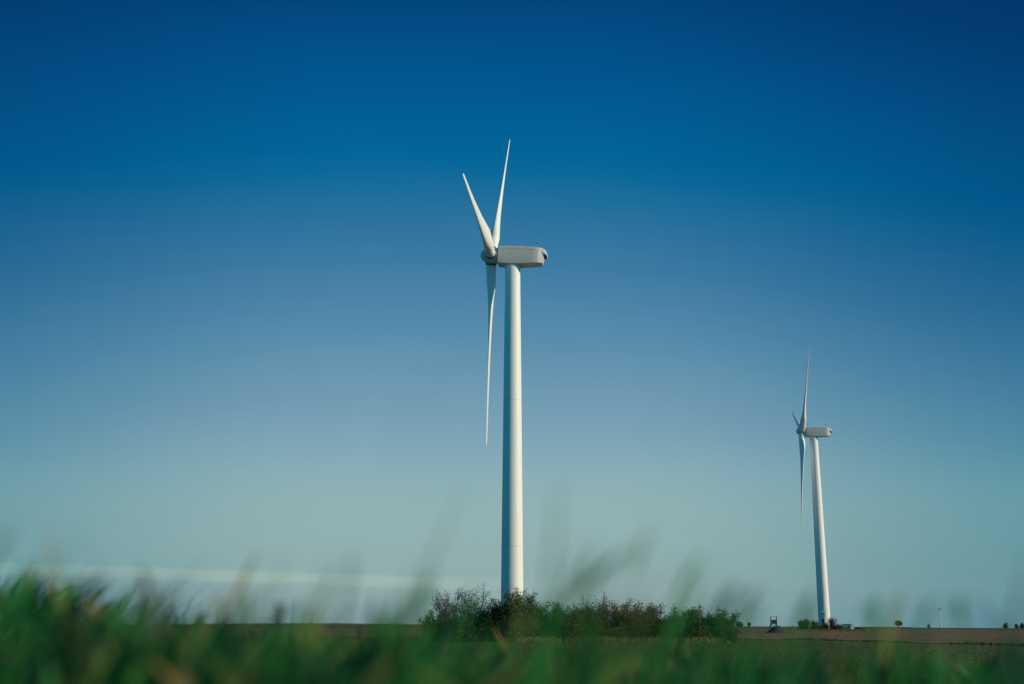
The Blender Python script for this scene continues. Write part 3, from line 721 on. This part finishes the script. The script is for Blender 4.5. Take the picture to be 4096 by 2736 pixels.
for p0, p1, Y, w, mi in [((1250, 1420), (1395, 1300), .95, .012, 0), ((1280, 1430), (1350, 1290), .9, .010, 0), ((940, 1440), (990, 1320), .9, .012, 0), ((1430, 1330), (1478, 1235), .85, .010, 3), ((1560, 1420), (1600, 1330), .9, .012, 0),
        ((1640, 1440), (1700, 1335), .9, .012, 0), ((1700, 1450), (1745, 1370), .95, .014, 0), ((1990, 1450), (2000, 1375), 1.1, .009, 0), ((1640, 1460), (1662, 1390), 1.1, .010, 0), ((2110, 1450), (2150, 1375), 1.0, .011, 0), ((2210, 1450), (2180, 1375), 1.0, .012, 0),
        ((555, 1440), (575, 1360), 1.2, .010, 0), ((790, 1420), (815, 1260), .9, .009, 0), ((20, 1400), (70, 1290), .9, .012, 0), ((110, 1420), (150, 1330), 1.0, .012, 0), ((230, 1440), (218, 1365), 1.2, .009, 2), ((260, 1440), (300, 1350), 1.0, .012, 0),
        ((470, 1440), (520, 1340), 1.3, .008, 2), ((590, 1440), (620, 1330), .9, .012, 3), ((680, 1450), (720, 1370), 1.0, .010, 0), ((1040, 1470), (1075, 1370), .9, .011, 0), ((1180, 1480), (1205, 1400), .9, .014, 3), ((1450, 1480), (1490, 1380), .95, .012, 3),
        ((1800, 1480), (1835, 1380), 1.0, .011, 0), ((2080, 1530), (2095, 1480), 1.1, .010, 3), ((1520, 1500), (1570, 1420), .9, .014, 0), ((1350, 1500), (1370, 1420), .9, .016, 0), ((860, 1500), (900, 1410), .9, .012, 0), ((730, 1500), (745, 1430), .9, .016, 3), ((1700, 1520), (1730, 1450), .9, .018, 0)]:
    stray(p0, p1, Y, w, mi)
pm_ = bpy.data.meshes.new('weeds'); pm_.from_pydata(PV, [], PF)
for m_ in GM: pm_.materials.append(m_)
pm_.polygons.foreach_set('material_index', PM); pm_.polygons.foreach_set('use_smooth', [True] * len(PF)); pm_.update()
tag(link('weeds', pm_), 'blurred leafy green weeds growing through the foreground grass', 'weeds', None, 'stuff')
tag(link('grass', blades_mesh('grass', specs, GM)), 'dense blurred green grass along the bottom of the view', 'grass', None, 'stuff')

# taller single blades and stalks standing out of the sward
GT = 'tall single blades above the sward'
def tall(p0, p1, Y, w, m_, label, name='grass_blade', cat='grass blade', head=None, crl=1.5):
    a = at(*p0, Y); e_ = at(*p1, Y * 1.02)
    k = (a - e_) / max(a.z - e_.z, -9) if False else None
    sl = Vector(((e_.x - a.x) / (e_.z - a.z), 0, 1)); gx = a.x - sl.x * (a.z - gz(a.x, Y)) * .7
    b = Vector((gx, Y, gz(gx, Y))); root = empty(name, b) if head else None
    me = blades_mesh(name, [(Vector((0, 0, 0)), e_.z - b.z, (e_.x - b.x, e_.y - b.y), w, crl, 0, rg.uniform(-.4, .4))], [m_], 10)
    if head is None:
        o = link(name, me); o.location = b; tag(o, label, cat, GT); return
    tag(root, label, cat, 'seed heads above the sward'); link('stalk', me, root)
    hb = MB(); tip = e_ - b; r0 = random.Random(int(p0[0]))
    hb.tube([tip - Vector((0, 0, head)), tip - Vector((0, 0, head * .6)), tip, tip + Vector((0, 0, head * .5))], [.001, head * .28, head * .22, .001], 8)
    for _ in range(30):
        q = tip + Vector((r0.gauss(0, head * .16), r0.gauss(0, head * .16), r0.uniform(-head, head * .4))); hb.tube([q, q + Vector((r0.gauss(0, .3), r0.gauss(0, .3), 1)) * head * .35], [head * .06, .0005], 4)
    hb.build('seed_head', M_seed, root)
M_seed = mat_plain('dark_seed', (.030, .028, .035), .9, 0, .3, 40)
P = lambda x, y: (x * 1.7452, y * 1.7452)
tall(P(40, 1330), P(205, 1150), .75, 0.0149, GM[0], 'faint broad blade leaning right at the far left edge')
tall(P(930, 1420), P(1060, 1105), .85, .008, GM[3], 'long faint olive blade left of the large turbine tower')
tall(P(1262, 1360), P(1285, 1085), .72, .012, GM[0], 'upright blade right of the large turbine tower, tallest of the grass')
tall(P(1270, 1400), P(1335, 1210), .8, 0.0149, GM[0], 'green blade beside the tallest upright blade')
tall(P(1360, 1400), P(1500, 1235), .9, 0.0135, GM[3], 'olive blade leaning right above the middle of the hedge')
tall(P(1560, 1390), P(1650, 1240), .95, 0.0135, GM[0], 'green blade leaning right above the orange bush')
tall(P(1680, 1360), P(1775, 1255), 1.0, 0.0149, GM[0], 'dark green blade leaning right above the hedge end')
tall(P(1740, 1430), P(1870, 1290), 1.0, 0.0121, GM[0], 'green blade crossing low before the smaller turbine tower')
tall(P(2290, 1460), P(2180, 1350), 1.0, 0.0149, GM[1], 'dark blade leaning left near the right edge, lower of two')
tall(P(2340, 1470), P(2235, 1335), 1.05, 0.0162, GM[1], 'dark blade leaning left near the right edge, upper of two')
tall(P(2338, 1460), P(2348, 1260), .9, 0.0162, GM[1], 'upright dark blade cut by the right edge')
tall(P(1110, 1560), P(1255, 1370), .8, 0.0189, GM[2], 'broad golden straw blade in front of the hedge')
tall(P(830, 1560), P(905, 1450), .85, 0.0189, GM[2], 'olive straw blade low at the left of the hedge')
tall(P(1300, 1568), P(1285, 1440), .9, 0.0216, GM[0], 'bright green blade low below the turbine tower')
tall(P(375, 1440), P(382, 1340), 1.4, 0.0135, GM[1], 'short dark upright blade against the pale cloud at left')
tall(P(800, 1440), P(885, 1350), 1.5, 0.0108, GM[2], 'thin straw blade leaning right left of the hedge')
tall(P(636, 1460), P(640, 1408), 1.9, 0.0054, GM[2], 'stalk with a dark seed head against the pale cloud', 'weed_stalk', 'weed', .028)
tall(P(455, 1470), P(462, 1418), 2.3, 0.0054, GM[2], 'stalk with a small dark seed head further left', 'weed_stalk', 'weed', .024)

# crop seedlings on the green field, dry verge along its edge, stubble
def tufts(name, n, sampler, hr, wr, mats, picks, label, cat, seed):
    r_ = random.Random(seed); sp_ = []
    for _ in range(n):
        q = sampler(r_)
        if q is None: continue
        x, y, hs = q; b = Vector((x, y, gz(x, y) - .01)); h = r_.uniform(*hr) * hs
        sp_.append((b, h, (r_.gauss(.1, .4) * h, r_.gauss(0, .4) * h), r_.uniform(*wr), 1.5, r_.choice(picks), r_.uniform(-.8, .8)))
    tag(link(name, blades_mesh(name, sp_, mats, 2)), label, cat, None, 'stuff')
def s_green(r_):
    y = 34 + 172 * r_.random() ** 1.5; u = r_.uniform(-.46, .46); x = u * y; c = x / wx(y)
    return (x, y, 1) if y < yb(c) - 1 else None
tufts('crop_seedlings', 34000, s_green, (.05, .13), (.05, .12), [LM['green'], LM['yellow'], LM['dark']], (0, 0, 1, 2), 'short green crop covering the near field', 'crop', 5)
def s_verge(r_):
    c = r_.uniform(-.42, .62); y = yb(c) + r_.gauss(0, .5); return c * wx(y), y, 1 + .6 * math.sin(c * 90) * math.sin(c * 37)
tufts('verge_grass', 9000, s_verge, (.15, .42), (.08, .2), [LM['dark'], LM['scrub'], LM['brown']], (0, 0, 0, 1), 'weedy verge coloured dark for the shadow line between the green and brown fields', 'grass', 6)  # verge tufts, with the field edge's shadow line put into their dark colour
def s_dry(r_):
    px = r_.choice((2390, 2400, 2420, 2600, 2150, 2800)) + r_.gauss(0, 45); Y = r_.uniform(168, 174); return ray(px, 2500).x * Y, Y, 1
tufts('dry_grass', 3500, s_dry, (.3, 1.0), (.05, .12), [LM['yellow'], GM[2], LM['olive']], (0, 1, 1, 2), 'tan dry grass along the foot of the hedge', 'grass', 7)
def s_dry2(r_):
    px = r_.uniform(3130, 3480) + r_.gauss(0, 20); Y = r_.uniform(366, 395); return ray(px, 2500).x * Y, Y, .8
tufts('rough_grass', 5000, s_dry2, (.25, .8), (.12, .25), [LM['scrub'], LM['yellow'], LM['brown'], GM[2]], (0, 1, 2, 3), 'rough brown grass around the foot of the smaller turbine', 'grass', 8)
def s_stub(r_):
    Y = 125 + 400 * r_.random(); u = r_.uniform(-.46, .46); x = u * Y; c = x / wx(Y)
    return (x, Y, .6 + Y / 500) if Y > yb(c) + 2 else None
tufts('stubble', 26000, s_stub, (.03, .09), (.06, .18), [LM['brown'], LM['scrub'], GM[2], LM['olive']], (0, 1, 2, 2, 3), 'cut straw stubble over the brown field', 'stubble', 9)
